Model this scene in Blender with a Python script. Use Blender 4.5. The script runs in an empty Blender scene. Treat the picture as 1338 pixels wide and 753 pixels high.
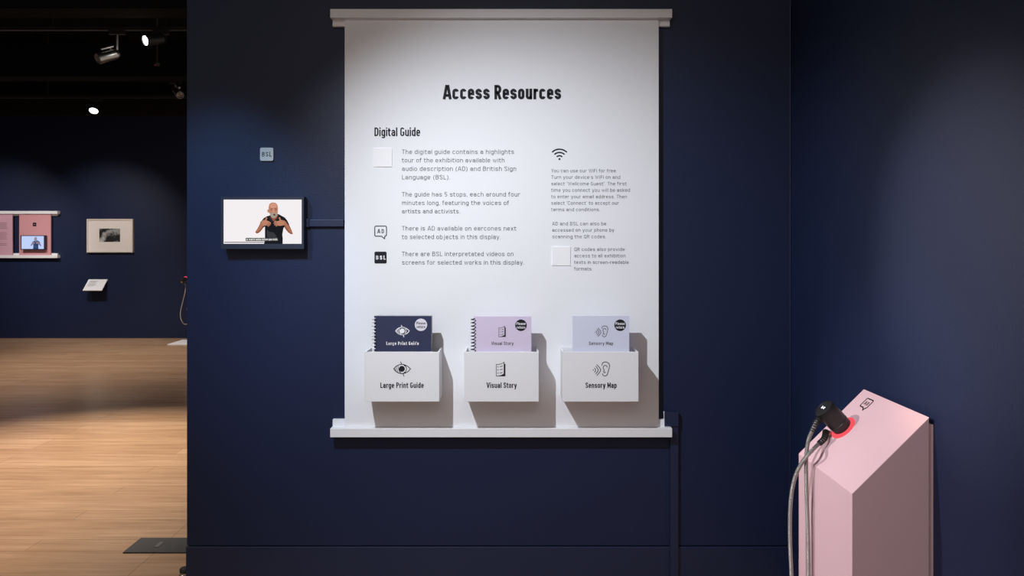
import bpy, bmesh, math, random
from mathutils import Vector, Matrix
random.seed(7)
C = bpy.context.scene.collection
SC = bpy.context.scene
PI = math.pi

# ------------------------------------------------------------------ camera
EYE, FPX, CX, HY = 1.5, 960.0, 669.0, 310.0
cam = bpy.data.cameras.new('camera')
cam.sensor_width = 36.0
cam.lens = FPX / 1338.0 * 36.0
cam.shift_y = -(376.5 - HY) / 1338.0
cam.clip_start = 0.02
cam_ob = bpy.data.objects.new('camera', cam)
cam_ob.location = (0, 0, EYE)
cam_ob.rotation_euler = (PI / 2, 0, 0)
C.objects.link(cam_ob)
SC.camera = cam_ob

# ------------------------------------------------------------------ view, world, lamps
vs = SC.view_settings
vs.view_transform = 'Standard'
vs.look = 'None'
vs.gamma = 1.0
vs.exposure = 0.0
vs.use_curve_mapping = False
W = bpy.data.worlds.new('world')
SC.world = W
W.use_nodes = True
W.node_tree.nodes['Background'].inputs[0].default_value = (1.0, 0.85, 0.75, 1)
W.node_tree.nodes['Background'].inputs[1].default_value = 0.38


def spot(name, loc, aim, energy, angle, blend, color=(1, 1, 1), radius=0.03):
    l = bpy.data.lights.new(name, 'SPOT')
    l.energy = energy
    l.spot_size = math.radians(angle)
    l.spot_blend = blend
    l.color = color
    l.shadow_soft_size = radius
    o = bpy.data.objects.new(name, l)
    o.location = loc
    o.rotation_euler = (Vector(aim) - Vector(loc)).to_track_quat('-Z', 'Y').to_euler()
    C.objects.link(o)
    return o


COOL = (0.88, 0.935, 1.0)
spot('board_spot_lamp', (-0.94, 1.38, 2.9), (0.36, 3.17, 0.60), 290, 76, 1.0, COOL, 0.013)
spot('screen_spot_lamp', (-1.55, 1.5, 3.0), (-1.24, 3.2, 1.42), 170, 32, 1.0, (0.26, 0.60, 1.0), 0.03)
spot('pedestal_spot_lamp', (-2.7, 2.72, 2.95), (1.15, 2.28, 0.62), 400, 22, 1.0, (1.0, 0.96, 0.96), 0.05)
spot('side_wall_spot_lamp', (-2.2, 2.2, 2.9), (1.213, 1.97, 1.44), 900, 18, 1.0, (1.0, 0.78, 0.58), 0.05)
spot('floor_spot_lamp', (-3.1, 6.3, 3.1), (-3.0, 4.9, 0), 900, 60, 1.0, (1.0, 0.88, 0.76), 0.05)
spot('near_floor_fill_lamp', (-3.0, 2.6, 3.1), (-2.9, 3.9, 0), 260, 80, 1.0, (1.0, 0.88, 0.78), 0.05)  # second wide spot, added only to brighten the near floor
spot('picture_spot_lamp', (-5.9, 8.4, 3.3), (-6.0, 10.9, 1.05), 225, 58, 1.0, (1.0, 0.95, 0.92), 0.04)
spot('far_board_spot_lamp', (-7.2, 8.4, 3.3), (-7.6, 10.9, 1.1), 240, 58, 1.0, (1.0, 0.93, 0.88), 0.04)
spot('far_floor_spot_lamp', (-5.2, 8.7, 3.1), (-5.1, 8.8, 0), 430, 100, 1.0, (1.0, 0.9, 0.8), 0.05)
g = bpy.data.lights.new('added_fill_lamp', 'AREA')  # soft fill added behind the camera to lift the shade; no known fixture
g.shape = 'RECTANGLE'
g.size, g.size_y = 3.5, 2.0
g.energy = 34
g.color = (1.0, 0.90, 0.82)
go = bpy.data.objects.new('added_fill_lamp', g)
go.location = (0.2, -0.9, 3.9)
go.rotation_euler = (Vector((-0.3, 3.2, 0.9)) - go.location).to_track_quat('-Z', 'Y').to_euler()
C.objects.link(go)

# ------------------------------------------------------------------ materials
MATS = {}


def mat(name, color, rough=0.6, metal=0.0, spec=0.5, bump=0.0, bscale=200.0, vary=0.0, coat=0.0):
    m = bpy.data.materials.new(name)
    m.use_nodes = True
    nt = m.node_tree
    b = nt.nodes['Principled BSDF']
    b.inputs['Base Color'].default_value = (*color, 1)
    b.inputs['Roughness'].default_value = rough
    b.inputs['Metallic'].default_value = metal
    b.inputs['Specular IOR Level'].default_value = spec
    b.inputs['Coat Weight'].default_value = coat
    if bump or vary:
        tc = nt.nodes.new('ShaderNodeTexCoord')
        n = nt.nodes.new('ShaderNodeTexNoise')
        n.inputs['Scale'].default_value = bscale
        n.inputs['Detail'].default_value = 3
        nt.links.new(tc.outputs['Object'], n.inputs['Vector'])
        if bump:
            bp = nt.nodes.new('ShaderNodeBump')
            bp.inputs['Strength'].default_value = bump
            bp.inputs['Distance'].default_value = 0.002
            nt.links.new(n.outputs['Fac'], bp.inputs['Height'])
            nt.links.new(bp.outputs['Normal'], b.inputs['Normal'])
        if vary:
            r = nt.nodes.new('ShaderNodeMix')
            r.data_type = 'RGBA'
            r.inputs[6].default_value = (*[c * (1 - vary) for c in color], 1)
            r.inputs[7].default_value = (*[min(1, c * (1 + vary)) for c in color], 1)
            nt.links.new(n.outputs['Fac'], r.inputs[0])
            nt.links.new(r.outputs[2], b.inputs['Base Color'])
    MATS[name] = m
    return m


def emit(name, color, strength=1.0):
    m = bpy.data.materials.new(name)
    m.use_nodes = True
    b = m.node_tree.nodes['Principled BSDF']
    b.inputs['Base Color'].default_value = (0.004, 0.004, 0.004, 1)
    b.inputs['Roughness'].default_value = 0.4
    b.inputs['Specular IOR Level'].default_value = 0.05
    b.inputs['Emission Color'].default_value = (*color, 1)
    b.inputs['Emission Strength'].default_value = strength
    MATS[name] = m
    return m


M_NAVY = mat('navy_wall_paint', (0.0075, 0.0145, 0.050), 0.5, spec=0.36, bump=0.25, bscale=160)
M_NAVY2 = mat('navy_trim_paint', (0.0085, 0.0155, 0.052), 0.45, spec=0.5)
M_WHITE = mat('white_lacquer', (0.81, 0.81, 0.84), 0.5, spec=0.3)
M_BOARD = mat('white_board', (0.81, 0.815, 0.85), 0.75, spec=0.15)
M_CARD = mat('white_card', (0.86, 0.86, 0.88), 0.6, spec=0.2)
M_INK = mat('black_ink', (0.012, 0.012, 0.018), 0.6, spec=0.2)
M_GREY = mat('grey_ink', (0.085, 0.085, 0.10), 0.7, spec=0.1)
M_PINK = mat('pink_paint', (0.70, 0.455, 0.49), 0.55, spec=0.3)
M_PINKF = mat('pink_board', (0.62, 0.30, 0.33), 0.7, spec=0.2)
M_PINKL = mat('pale_pink_board', (0.62, 0.36, 0.44), 0.7, spec=0.2)
M_BLACK = mat('black_plastic', (0.012, 0.011, 0.012), 0.38, spec=0.5)
M_RUB = mat('black_rubber', (0.01, 0.01, 0.01), 0.6)
M_CEIL = mat('black_ceiling_paint', (0.006, 0.006, 0.007), 0.9, spec=0.1, bump=0.3, bscale=20)
M_HEAD = mat('dark_brown_header', (0.012, 0.009, 0.007), 0.8, spec=0.2)
M_TRACK = mat('dark_track_metal', (0.02, 0.02, 0.022), 0.45, spec=0.4)
M_STEEL = mat('brushed_steel', (0.62, 0.61, 0.6), 0.32, metal=1.0)
M_TV = mat('dark_navy_bezel', (0.022, 0.026, 0.045), 0.4, spec=0.5)
M_COVER = mat('navy_cover', (0.028, 0.034, 0.085), 0.5, spec=0.4)
M_LILAC = mat('lilac_cover', (0.66, 0.58, 0.75), 0.5, spec=0.4)
M_LAV = mat('pale_lavender_cover', (0.65, 0.67, 0.82), 0.5, spec=0.4)
M_PAGE = mat('page_paper', (0.78, 0.76, 0.74), 0.8, spec=0.1, vary=0.08, bscale=500)
M_WHITEINK = mat('white_ink', (0.85, 0.85, 0.90), 0.6, spec=0.2)
M_SIGN = mat('grey_sign', (0.66, 0.61, 0.56), 0.5, spec=0.3)
M_STICK = mat('pale_sticker', (0.76, 0.74, 0.84), 0.5, spec=0.3)
M_FLOORBOX = mat('black_floor_plate', (0.012, 0.012, 0.016), 0.6, spec=0.3, vary=0.3, bscale=60)
M_FRAME = mat('pale_wood_frame', (0.72, 0.64, 0.56), 0.5, vary=0.08, bscale=30)
M_MAT = mat('cream_mount', (0.80, 0.74, 0.70), 0.8, spec=0.1)

E_WHITE = emit('screen_white', (0.90, 0.86, 0.88))
E_FARW = emit('far_screen_white', (0.55, 0.66, 1.0), 0.95)
E_LAMP = emit('lamp_glow', (1.0, 0.97, 0.92), 14.0)
E_RED = emit('red_glow', (1.0, 0.10, 0.13), 0.95)
E_REDDOT = emit('red_pilot', (0.25, 0.01, 0.02), 0.5)


def cable_mat():
    m = mat('armoured_cable', (0.42, 0.40, 0.38), 0.35, metal=0.7)
    nt = m.node_tree
    b = nt.nodes['Principled BSDF']
    tc = nt.nodes.new('ShaderNodeTexCoord')
    w = nt.nodes.new('ShaderNodeTexWave')
    w.bands_direction = 'Z'
    w.inputs['Scale'].default_value = 90
    bp = nt.nodes.new('ShaderNodeBump')
    bp.inputs['Strength'].default_value = 0.8
    bp.inputs['Distance'].default_value = 0.002
    nt.links.new(tc.outputs['Object'], w.inputs['Vector'])
    nt.links.new(w.outputs['Fac'], bp.inputs['Height'])
    nt.links.new(bp.outputs['Normal'], b.inputs['Normal'])
    return m


M_CABLE = cable_mat()


def floor_mat():
    m = bpy.data.materials.new('oak_planks')
    m.use_nodes = True
    nt = m.node_tree
    b = nt.nodes['Principled BSDF']
    tc = nt.nodes.new('ShaderNodeTexCoord')
    br = nt.nodes.new('ShaderNodeTexBrick')
    br.inputs['Scale'].default_value = 1.0
    br.inputs['Brick Width'].default_value = 1.7
    br.inputs['Row Height'].default_value = 0.13
    br.inputs['Mortar Size'].default_value = 0.0012
    br.inputs['Mortar Smooth'].default_value = 0.1
    br.inputs['Bias'].default_value = 0.0
    br.offset = 0.37
    br.offset_frequency = 3
    br.inputs['Color1'].default_value = (0.47, 0.31, 0.195, 1)
    br.inputs['Color2'].default_value = (0.395, 0.25, 0.15, 1)
    br.inputs['Mortar'].default_value = (0.20, 0.11, 0.06, 1)
    nt.links.new(tc.outputs['Object'], br.inputs['Vector'])
    mp = nt.nodes.new('ShaderNodeMapping')
    mp.inputs['Scale'].default_value = (1.3, 16, 1)
    nt.links.new(tc.outputs['Object'], mp.inputs['Vector'])
    n = nt.nodes.new('ShaderNodeTexNoise')
    n.inputs['Scale'].default_value = 1.4
    n.inputs['Detail'].default_value = 6
    n.inputs['Roughness'].default_value = 0.65
    nt.links.new(mp.outputs['Vector'], n.inputs['Vector'])
    cr = nt.nodes.new('ShaderNodeValToRGB')
    cr.color_ramp.elements[0].position = 0.3
    cr.color_ramp.elements[0].color = (0.72, 0.66, 0.60, 1)
    cr.color_ramp.elements[1].position = 0.7
    cr.color_ramp.elements[1].color = (1.12, 1.1, 1.08, 1)
    nt.links.new(n.outputs['Fac'], cr.inputs['Fac'])
    mx = nt.nodes.new('ShaderNodeMix')
    mx.data_type = 'RGBA'
    mx.blend_type = 'MULTIPLY'
    mx.inputs[0].default_value = 1.0
    nt.links.new(br.outputs['Color'], mx.inputs[6])
    nt.links.new(cr.outputs['Color'], mx.inputs[7])
    nt.links.new(mx.outputs[2], b.inputs['Base Color'])
    b.inputs['Roughness'].default_value = 0.26
    b.inputs['Specular IOR Level'].default_value = 0.45
    return m


M_FLOOR = floor_mat()


def photo_mat():
    m = bpy.data.materials.new('monochrome_print')
    m.use_nodes = True
    nt = m.node_tree
    b = nt.nodes['Principled BSDF']
    tc = nt.nodes.new('ShaderNodeTexCoord')
    n = nt.nodes.new('ShaderNodeTexNoise')
    n.inputs['Scale'].default_value = 7.5
    n.inputs['Detail'].default_value = 3
    nt.links.new(tc.outputs['Object'], n.inputs['Vector'])
    cr = nt.nodes.new('ShaderNodeValToRGB')
    e = cr.color_ramp.elements
    e[0].position = 0.50
    e[0].color = (0.008, 0.008, 0.009, 1)
    e[1].position = 0.66
    e[1].color = (0.5, 0.5, 0.48, 1)
    nt.links.new(n.outputs['Fac'], cr.inputs['Fac'])
    nt.links.new(cr.outputs['Color'], b.inputs['Base Color'])
    b.inputs['Roughness'].default_value = 0.5
    return m


M_PHOTO = photo_mat()

# ------------------------------------------------------------------ mesh helpers


class MB:
    def __init__(s):
        s.v, s.f = [], []

    def add(s, vs_, fs):
        o = len(s.v)
        s.v += [Vector(p) for p in vs_]
        s.f += [[i + o for i in f] for f in fs]
        return s

    def box(s, a, b):
        x0, y0, z0 = [min(p, q) for p, q in zip(a, b)]
        x1, y1, z1 = [max(p, q) for p, q in zip(a, b)]
        return s.add([(x0, y0, z0), (x1, y0, z0), (x1, y1, z0), (x0, y1, z0), (x0, y0, z1), (x1, y0, z1), (x1, y1, z1), (x0, y1, z1)],
                     [(0, 3, 2, 1), (4, 5, 6, 7), (0, 1, 5, 4), (1, 2, 6, 5), (2, 3, 7, 6), (3, 0, 4, 7)])

    def prism(s, ring, off):
        n = len(ring)
        off = Vector(off)
        r = [Vector(p) for p in ring]
        return s.add(r + [p + off for p in r],
                     [list(range(n))[::-1], [n + i for i in range(n)]] + [(i, (i + 1) % n, n + (i + 1) % n, n + i) for i in range(n)])

    def lathe(s, prof, origin, axis, n=32, cap0=True, cap1=True):
        """prof = [(r, h), ...] along axis"""
        ax = Vector(axis).normalized()
        u = ax.orthogonal().normalized()
        w = ax.cross(u)
        o = Vector(origin)
        vs_, fs = [], []
        for r, h in prof:
            for i in range(n):
                a = 2 * PI * i / n
                vs_.append(o + ax * h + (u * math.cos(a) + w * math.sin(a)) * r)
        for k in range(len(prof) - 1):
            for i in range(n):
                j = (i + 1) % n
                fs.append((k * n + i, k * n + j, (k + 1) * n + j, (k + 1) * n + i))
        if cap0:
            fs.append(list(range(n))[::-1])
        if cap1:
            fs.append([(len(prof) - 1) * n + i for i in range(n)])
        return s.add(vs_, fs)

    def tube(s, pts, r, n=12, closed=False):
        pts = [Vector(p) for p in pts]
        rs = r if isinstance(r, (list, tuple)) else [r] * len(pts)
        T = []
        for i in range(len(pts)):
            a = pts[max(i - 1, 0)]
            b = pts[min(i + 1, len(pts) - 1)]
            T.append((b - a).normalized())
        u = T[0].orthogonal().normalized()
        vs_, fs = [], []
        for i, p in enumerate(pts):
            u = (u - T[i] * u.dot(T[i])).normalized()
            w = T[i].cross(u)
            for k in range(n):
                a = 2 * PI * k / n
                vs_.append(p + (u * math.cos(a) + w * math.sin(a)) * rs[i])
        for i in range(len(pts) - 1):
            for k in range(n):
                j = (k + 1) % n
                fs.append((i * n + k, i * n + j, (i + 1) * n + j, (i + 1) * n + k))
        fs.append(list(range(n))[::-1])
        fs.append([(len(pts) - 1) * n + k for k in range(n)])
        return s.add(vs_, fs)

    def build(s, name, m, parent=None, bevel=0.0, smooth=False, seg=2):
        org = Vector((0, 0, 0))
        p = parent
        while p is not None:
            org += p.location
            p = p.parent
        me = bpy.data.meshes.new(name)
        me.from_pydata([v - org for v in s.v], [], s.f)
        if bevel:
            bm = bmesh.new()
            bm.from_mesh(me)
            bmesh.ops.recalc_face_normals(bm, faces=bm.faces)
            ed = [e for e in bm.edges if len(e.link_faces) == 2 and e.calc_face_angle(0) > 0.5]
            bmesh.ops.bevel(bm, geom=ed, offset=bevel, segments=seg, affect='EDGES', profile=0.5)
            bm.to_mesh(me)
            bm.free()
        if smooth:
            bm = bmesh.new()
            bm.from_mesh(me)
            bmesh.ops.recalc_face_normals(bm, faces=bm.faces)
            for f in bm.faces:
                f.smooth = True
            for e in bm.edges:
                if len(e.link_faces) == 2 and e.calc_face_angle(0) > 0.7:
                    e.smooth = False
            bm.to_mesh(me)
            bm.free()
        me.materials.append(m)
        o = bpy.data.objects.new(name, me)
        C.objects.link(o)
        if parent:
            o.parent = parent
        return o


def thing(name, label, cat, loc, group=None):
    o = bpy.data.objects.new(name, None)
    o.empty_display_size = 0.05
    o.location = loc
    o['label'] = label
    o['category'] = cat
    if group:
        o['group'] = group
    C.objects.link(o)
    return o


def tag(o, label, cat, group=None):
    o['label'] = label
    o['category'] = cat
    if group:
        o['group'] = group
    return o


def struct(name, mb, m, bevel=0):
    o = mb.build(name, m, None, bevel)
    o['kind'] = 'structure'
    return o


def at(px, py, Y):
    """the point of the upright plane at distance Y that is seen at px, py"""
    return Vector(((px - CX) / FPX * Y, Y, EYE - (py - HY) / FPX * Y))


def on_floor(px, py, z=0.0):
    Y = FPX * (EYE - z) / (py - HY)
    return Vector(((px - CX) / FPX * Y, Y, z))


def on_x(px, py, X):
    Y = X * FPX / (px - CX)
    return Vector((X, Y, EYE - (py - HY) / FPX * Y))


def front(Y):
    return lambda x, y: at(x, y, Y)


# ------------------------------------------------------------------ flat print: ribbons, shapes and letters
def catmull(pts, n=8, closed=False):
    P = [Vector((p[0], p[1])) for p in pts]
    out = []
    m = len(P)
    rng = range(m) if closed else range(m - 1)
    for i in rng:
        if closed:
            p0, p1, p2, p3 = P[i - 1], P[i], P[(i + 1) % m], P[(i + 2) % m]
        else:
            p0, p1, p2, p3 = P[max(i - 1, 0)], P[i], P[i + 1], P[min(i + 2, m - 1)]
        for k in range(n):
            t = k / n
            out.append(0.5 * ((2 * p1) + (p2 - p0) * t + (2 * p0 - 5 * p1 + 4 * p2 - p3) * t * t + (3 * p1 - p0 - 3 * p2 + p3) * t ** 3))
    if not closed:
        out.append(P[-1])
    return [(p.x, p.y) for p in out]


def arc(cx, cy, rx, ry, a0, a1, n=14):
    return [(cx + rx * math.cos(math.radians(a0 + (a1 - a0) * i / n)), cy + ry * math.sin(math.radians(a0 + (a1 - a0) * i / n))) for i in range(n + 1)]


def ribbon_quads(pts, t, closed=False):
    P = [Vector(p) for p in pts]
    P = [p for i, p in enumerate(P) if i == 0 or (p - P[i - 1]).length > 1e-6]
    if closed and (P[0] - P[-1]).length < 1e-6:
        P.pop()
    n = len(P)
    L, R = [], []
    for i in range(n):
        a = (P[i] - P[i - 1]) if (i > 0 or closed) else None
        b = (P[(i + 1) % n] - P[i]) if (i < n - 1 or closed) else None
        if a is None:
            a = b
        if b is None:
            b = a
        a, b = a.normalized(), b.normalized()
        na, nb = Vector((-a.y, a.x)), Vector((-b.y, b.x))
        m = na + nb
        if m.length < 1e-4:
            m = na
        m = m.normalized()
        k = min(1 / max(m.dot(na), 0.3), 2.2)
        L.append(P[i] + m * (t / 2) * k)
        R.append(P[i] - m * (t / 2) * k)
    q = []
    for i in range(n if closed else n - 1):
        j = (i + 1) % n
        q.append([L[i], L[j], R[j], R[i]])
    return q


class Art:
    """flat print laid on a real surface; f maps 2-D print coordinates to that surface"""

    def __init__(s, f):
        s.f, s.mb = f, MB()

    def poly(s, pts):
        s.mb.add([s.f(p[0], p[1]) for p in pts], [list(range(len(pts)))])
        return s

    def line(s, pts, t, closed=False):
        for q in ribbon_quads(pts, t, closed):
            s.poly(q)
        return s

    def disc(s, x, y, r, ry=None):
        return s.poly(arc(x, y, r, ry or r, 0, 345, 23))

    def rrect(s, x0, y0, x1, y1, r, t=None):
        pts = arc(x1 - r, y0 + r, r, r, -90, 0, 5) + arc(x1 - r, y1 - r, r, r, 0, 90, 5) + arc(x0 + r, y1 - r, r, r, 90, 180, 5) + arc(x0 + r, y0 + r, r, r, 180, 270, 5)
        return s.line(pts, t, True) if t else s.poly(pts)

    def condensed(s, body, x0, base, x1, cap, t=0.17, gap=0.075):
        """monoline face, its width fitted between x0 and x1; strokes keep one thickness"""
        glyphs = [glyph(ch, t) for ch in body]
        total = sum(w for _, w in glyphs) + gap * (len(glyphs) - 1)
        r = (x1 - x0) / cap / total
        adv = 0.0
        for ls, w in glyphs:
            for pts, cl in ls:
                for q in ribbon_quads([((x + adv) * r, y) for x, y in pts], t, cl):
                    s.poly([(x0 + p[0] * cap, base - p[1] * cap) for p in q])
            adv += w + gap
        return s

    def sans(s, body, x0, base, x1, cap, t=0.11, gap=0.10):
        return s.condensed(body, x0, base, x1, cap, t, gap)

    def build(s, name, m, parent):
        return s.mb.build(name, m, parent)


def glyph(ch, t):
    h = t / 2
    xh, cap, desc = 0.74, 1.0, -0.24
    if ch == ' ':
        return [], 0.16
    w = 0.42
    if ch in 'MmwW':
        w = {'M': 0.56, 'm': 0.66, 'w': 0.62, 'W': 0.72}[ch]
    if ch in '.,\u2018\u2019':
        w = t
    if ch in 'fj()-':
        w = 0.26
    if ch in 'TYvxkz':
        w = 0.42
    if ch in 'BCQ':
        w = 0.47
    if ch == 'F':
        w = 0.38
    if ch in 'il':
        w = t
    if ch in 'r':
        w = 0.30
    if ch in 't':
        w = 0.29
    if ch in 'AV':
        w = 0.50
    if ch in 'RDPGS':
        w = 0.45
    if ch == 'L':
        w = 0.37
    L, R, cx = h, w - h, w / 2
    rx = (R - L) / 2
    ry = rx * 1.15
    X, B, K = xh - h, h, cap - h
    o = []
    A = lambda pts, cl=False: o.append((pts, cl))

    def stadium(y0, y1):
        return arc(cx, y1 - ry, rx, ry, 0, 180) + arc(cx, y0 + ry, rx, ry, 180, 360)
    if ch == 'o':
        A(stadium(B, X), True)
    elif ch == 'c':
        A(arc(cx, X - ry, rx, ry, 12, 180) + arc(cx, B + ry, rx, ry, 180, 348))
    elif ch == 'e':
        A([(L, 0.38), (R, 0.38)] + arc(cx, X - ry, rx, ry, 0, 180) + arc(cx, B + ry, rx, ry, 180, 338))
    elif ch in 'sS':
        T = X if ch == 's' else K
        d = 0.15 if ch == 's' else 0.2
        A(catmull([(R, T - d), (R - 0.02, T - d * 0.45), (cx, T), (L + 0.01, T - d * 0.45), (L, T - d), (L + 0.03, T - d * 1.5), (cx, (T + B) / 2), (R - 0.03, B + d * 1.5), (R, B + d), (R - 0.01, B + d * 0.45), (cx, B), (L + 0.02, B + d * 0.45), (L, B + d)], 5))
    elif ch == 'u':
        A([(L, xh)] + arc(cx, B + ry, rx, ry, 180, 360) + [(R, B + ry)])
        A([(R, xh), (R, 0)])
    elif ch == 'n':
        A([(L, 0), (L, xh)])
        A(arc(cx, X - ry, rx, ry, 180, 0) + [(R, 0)])
    elif ch == 'r':
        A([(L, 0), (L, xh)])
        A(catmull([(L, X - 0.16), (L + 0.05, X - 0.04), (w, X)], 5))
    elif ch == 'a':
        A([(L, X - 0.14)] + arc(cx, X - ry, rx, ry, 170, 0) + [(R, 0)])
        A(catmull([(R, 0.44), (cx, 0.42), (L, 0.32), (L, 0.2), (cx - 0.02, B), (R, 0.2)], 5))
    elif ch == 'd':
        A([(R, cap), (R, 0)])
        A(stadium(B, X), True)
    elif ch == 'p':
        A([(L, xh), (L, desc)])
        A(stadium(B, X), True)
    elif ch == 'g':
        A(stadium(B, X), True)
        A([(R, xh)] + arc(cx, desc + h + ry * 0.7, rx, ry * 0.7, 360, 200))
    elif ch == 'y':
        A([(L - h * 0.3, xh), (cx, 0.02)])
        A([(R + h * 0.3, xh), (cx - 0.03, desc + h), (cx - 0.15, desc + h * 0.6)])
    elif ch == 'i':
        A([(L, 0), (L, xh)])
        A([(L, 0.84), (L, 0.84 + t)])
    elif ch == 'l':
        A([(L, 0), (L, cap)])
    elif ch == 't':
        A([(L + 0.03, 0.92), (L + 0.03, 0.18)] + catmull([(L + 0.04, 0.14), (L + 0.09, B), (w, B)], 4))
        A([(-0.03, X), (w, X)])
    elif ch == 'A':
        A([(L - h * 0.4, 0), (cx - 0.03, cap)])
        A([(R + h * 0.4, 0), (cx + 0.03, cap)])
        A([(L + 0.04, 0.27), (R - 0.04, 0.27)])
    elif ch == 'V':
        A([(L - h * 0.4, cap), (cx, 0)])
        A([(R + h * 0.4, cap), (cx, 0)])
    elif ch == 'R':
        A([(L, 0), (L, cap)])
        A([(L, K), (cx, K)] + arc(cx, K - 0.21, rx, 0.21, 90, -90) + [(L, K - 0.42)])
        A([(cx, K - 0.42), (R + 0.02, 0)])
    elif ch == 'P':
        A([(L, 0), (L, cap)])
        A([(L, K), (cx, K)] + arc(cx, K - 0.22, rx, 0.22, 90, -90) + [(L, K - 0.44)])
    elif ch == 'D':
        A([(L, 0), (L, cap)])
        A([(L, K), (cx - 0.03, K)] + arc(cx - 0.03, K - 0.24, rx + 0.03, 0.24, 90, 0) + arc(cx - 0.03, B + 0.24, rx + 0.03, 0.24, 0, -90) + [(L, B)])
    elif ch == 'G':
        A(arc(cx, K - ry, rx, ry, 15, 180) + arc(cx, B + ry, rx, ry, 180, 360) + [(R, 0.44), (cx + 0.02, 0.44)])
    elif ch == 'L':
        A([(L, cap), (L, 0)])
        A([(L, B), (w, B)])
    elif ch == 'b':
        A([(L, cap), (L, 0)])
        A(stadium(B, X), True)
    elif ch == 'q':
        A([(R, xh), (R, desc)])
        A(stadium(B, X), True)
    elif ch == 'h':
        A([(L, 0), (L, cap)])
        A(arc(cx, X - ry, rx, ry, 180, 0) + [(R, 0)])
    elif ch == 'm':
        m1, q4 = (L + R) / 2, (R - L) / 4
        A([(L, 0), (L, xh)])
        A(arc(L + q4, X - ry * 0.6, q4, ry * 0.6, 180, 0) + [(m1, 0)])
        A(arc(m1 + q4, X - ry * 0.6, q4, ry * 0.6, 180, 0) + [(R, 0)])
    elif ch == 'f':
        A([(0.09, 0), (0.09, cap - 0.16)] + arc(0.21, cap - 0.16, 0.12, 0.16 - h, 180, 90, 6) + [(w, K)])
        A([(-0.03, X), (w - 0.02, X)])
    elif ch == 'j':
        A([(0.18, xh), (0.18, -0.08)] + arc(0.07, -0.08, 0.11, 0.13, 0, -90, 6))
        A([(0.18, 0.84), (0.18, 0.84 + t)])
    elif ch == 'k':
        A([(L, 0), (L, cap)])
        A([(R, xh), (L, 0.28)])
        A([(L + 0.1, 0.38), (R + 0.03, 0)])
    elif ch == 'v':
        A([(L - h * 0.3, xh), (cx, 0)])
        A([(R + h * 0.3, xh), (cx, 0)])
    elif ch == 'w' or ch == 'W':
        T = xh if ch == 'w' else cap
        A([(L - h * 0.3, T), (w * 0.29, 0), (cx, T * 0.92), (w * 0.71, 0), (R + h * 0.3, T)])
    elif ch == 'x':
        A([(L - h * 0.3, xh), (R + h * 0.3, 0)])
        A([(R + h * 0.3, xh), (L - h * 0.3, 0)])
    elif ch == 'z':
        A([(L - h * 0.5, X), (R, X), (L, B), (R + h * 0.5, B)])
    elif ch == 'T':
        A([(0, K), (w, K)])
        A([(cx, K), (cx, 0)])
    elif ch == 'Y':
        A([(L - h * 0.4, cap), (cx, 0.42), (R + h * 0.4, cap)])
        A([(cx, 0.42), (cx, 0)])
    elif ch == 'F':
        A([(L, 0), (L, cap)])
        A([(L, K), (w, K)])
        A([(L, 0.5), (w - 0.05, 0.5)])
    elif ch == 'B':
        A([(L, 0), (L, cap)])
        A([(L, K), (cx, K)] + arc(cx, K - 0.19, rx * 0.9, 0.19, 90, -90) + [(L, K - 0.38)])
        A([(cx, K - 0.38)] + arc(cx, B + (K - 0.38 - B) / 2, rx, (K - 0.38 - B) / 2, 90, -90) + [(L, B)])
    elif ch == 'C':
        A(arc(cx, K - ry, rx, ry, 5, 180) + arc(cx, B + ry, rx, ry, 180, 355))
    elif ch == 'Q':
        A(stadium(B, K), True)
        A([(cx + 0.03, 0.22), (R + 0.03, -0.02)])
    elif ch == '5':
        A([(R, K), (L + 0.03, K), (L, 0.55)] + arc(cx, B + 0.25, rx, 0.25, 125, -140, 14))
    elif ch == '.':
        A([(L, 0), (L, t)])
    elif ch == ',':
        A([(L, t), (L - 0.01, 0), (L - 0.04, -0.11)])
    elif ch in '\u2018\u2019':
        A([(L, cap), (L - 0.02, cap - 0.22)])
    elif ch == '(':
        A(arc(0.36, 0.38, 0.28, 0.62, 120, 240, 10))
    elif ch == ')':
        A(arc(-0.10, 0.38, 0.28, 0.62, 60, -60, 10))
    elif ch == '-':
        A([(0, 0.36), (w, 0.36)])
    elif ch == 'M':
        A([(L, 0), (L, cap)])
        A([(R, 0), (R, cap)])
        A([(L, K), (cx, 0.3), (R, K)])
    return o, w


# ------------------------------------------------------------------ the setting
WY = 3.2                                   # near wall
CORNER = (1033 - CX) / FPX * WY            # right wall
END = (244.3 - CX) / FPX * WY              # free end of the near wall
FAR = 10.9
H = 4.2
struct('floor', MB().box((-9, -1.5, -0.05), (CORNER + 0.2, FAR + 0.2, 0)), M_FLOOR)
struct('ceiling', MB().box((-9, -1.5, H), (CORNER + 0.2, FAR + 0.2, H + 0.1)), M_CEIL)
BBZ = at(0, 714.6, WY).z
GRV = 0.006
struct('wall_front', MB().box((END + 0.002, WY + 0.008, 0), (CORNER + 0.2, WY + 0.25, H)).box((END, WY, BBZ + GRV), (CORNER, WY + 0.008, H)), M_NAVY)
struct('wall_right', MB().box((CORNER, -1.5, 0), (CORNER + 0.2, WY, H)), M_NAVY)
ztop = at(0, 152, FAR).z
struct('wall_back', MB().box((-9, FAR, 0), (CORNER + 0.2, FAR + 0.2, H)), M_NAVY)
struct('wall_left', MB().box((-9.2, -1.5, 0), (-9, FAR + 0.2, H)), M_NAVY)
struct('trim_1', MB().box((-9, FAR - 0.12, ztop), (0, FAR, H)), M_HEAD)
struct('baseboard_front', MB().box((END - 0.004, WY - 0.003, 0), (CORNER, WY + 0.008, BBZ)), M_NAVY2, 0.0025)
struct('baseboard_right', MB().box((CORNER - 0.012, -1.5, 0), (CORNER, WY - 0.003, BBZ)), M_NAVY2, 0.0025)
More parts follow.
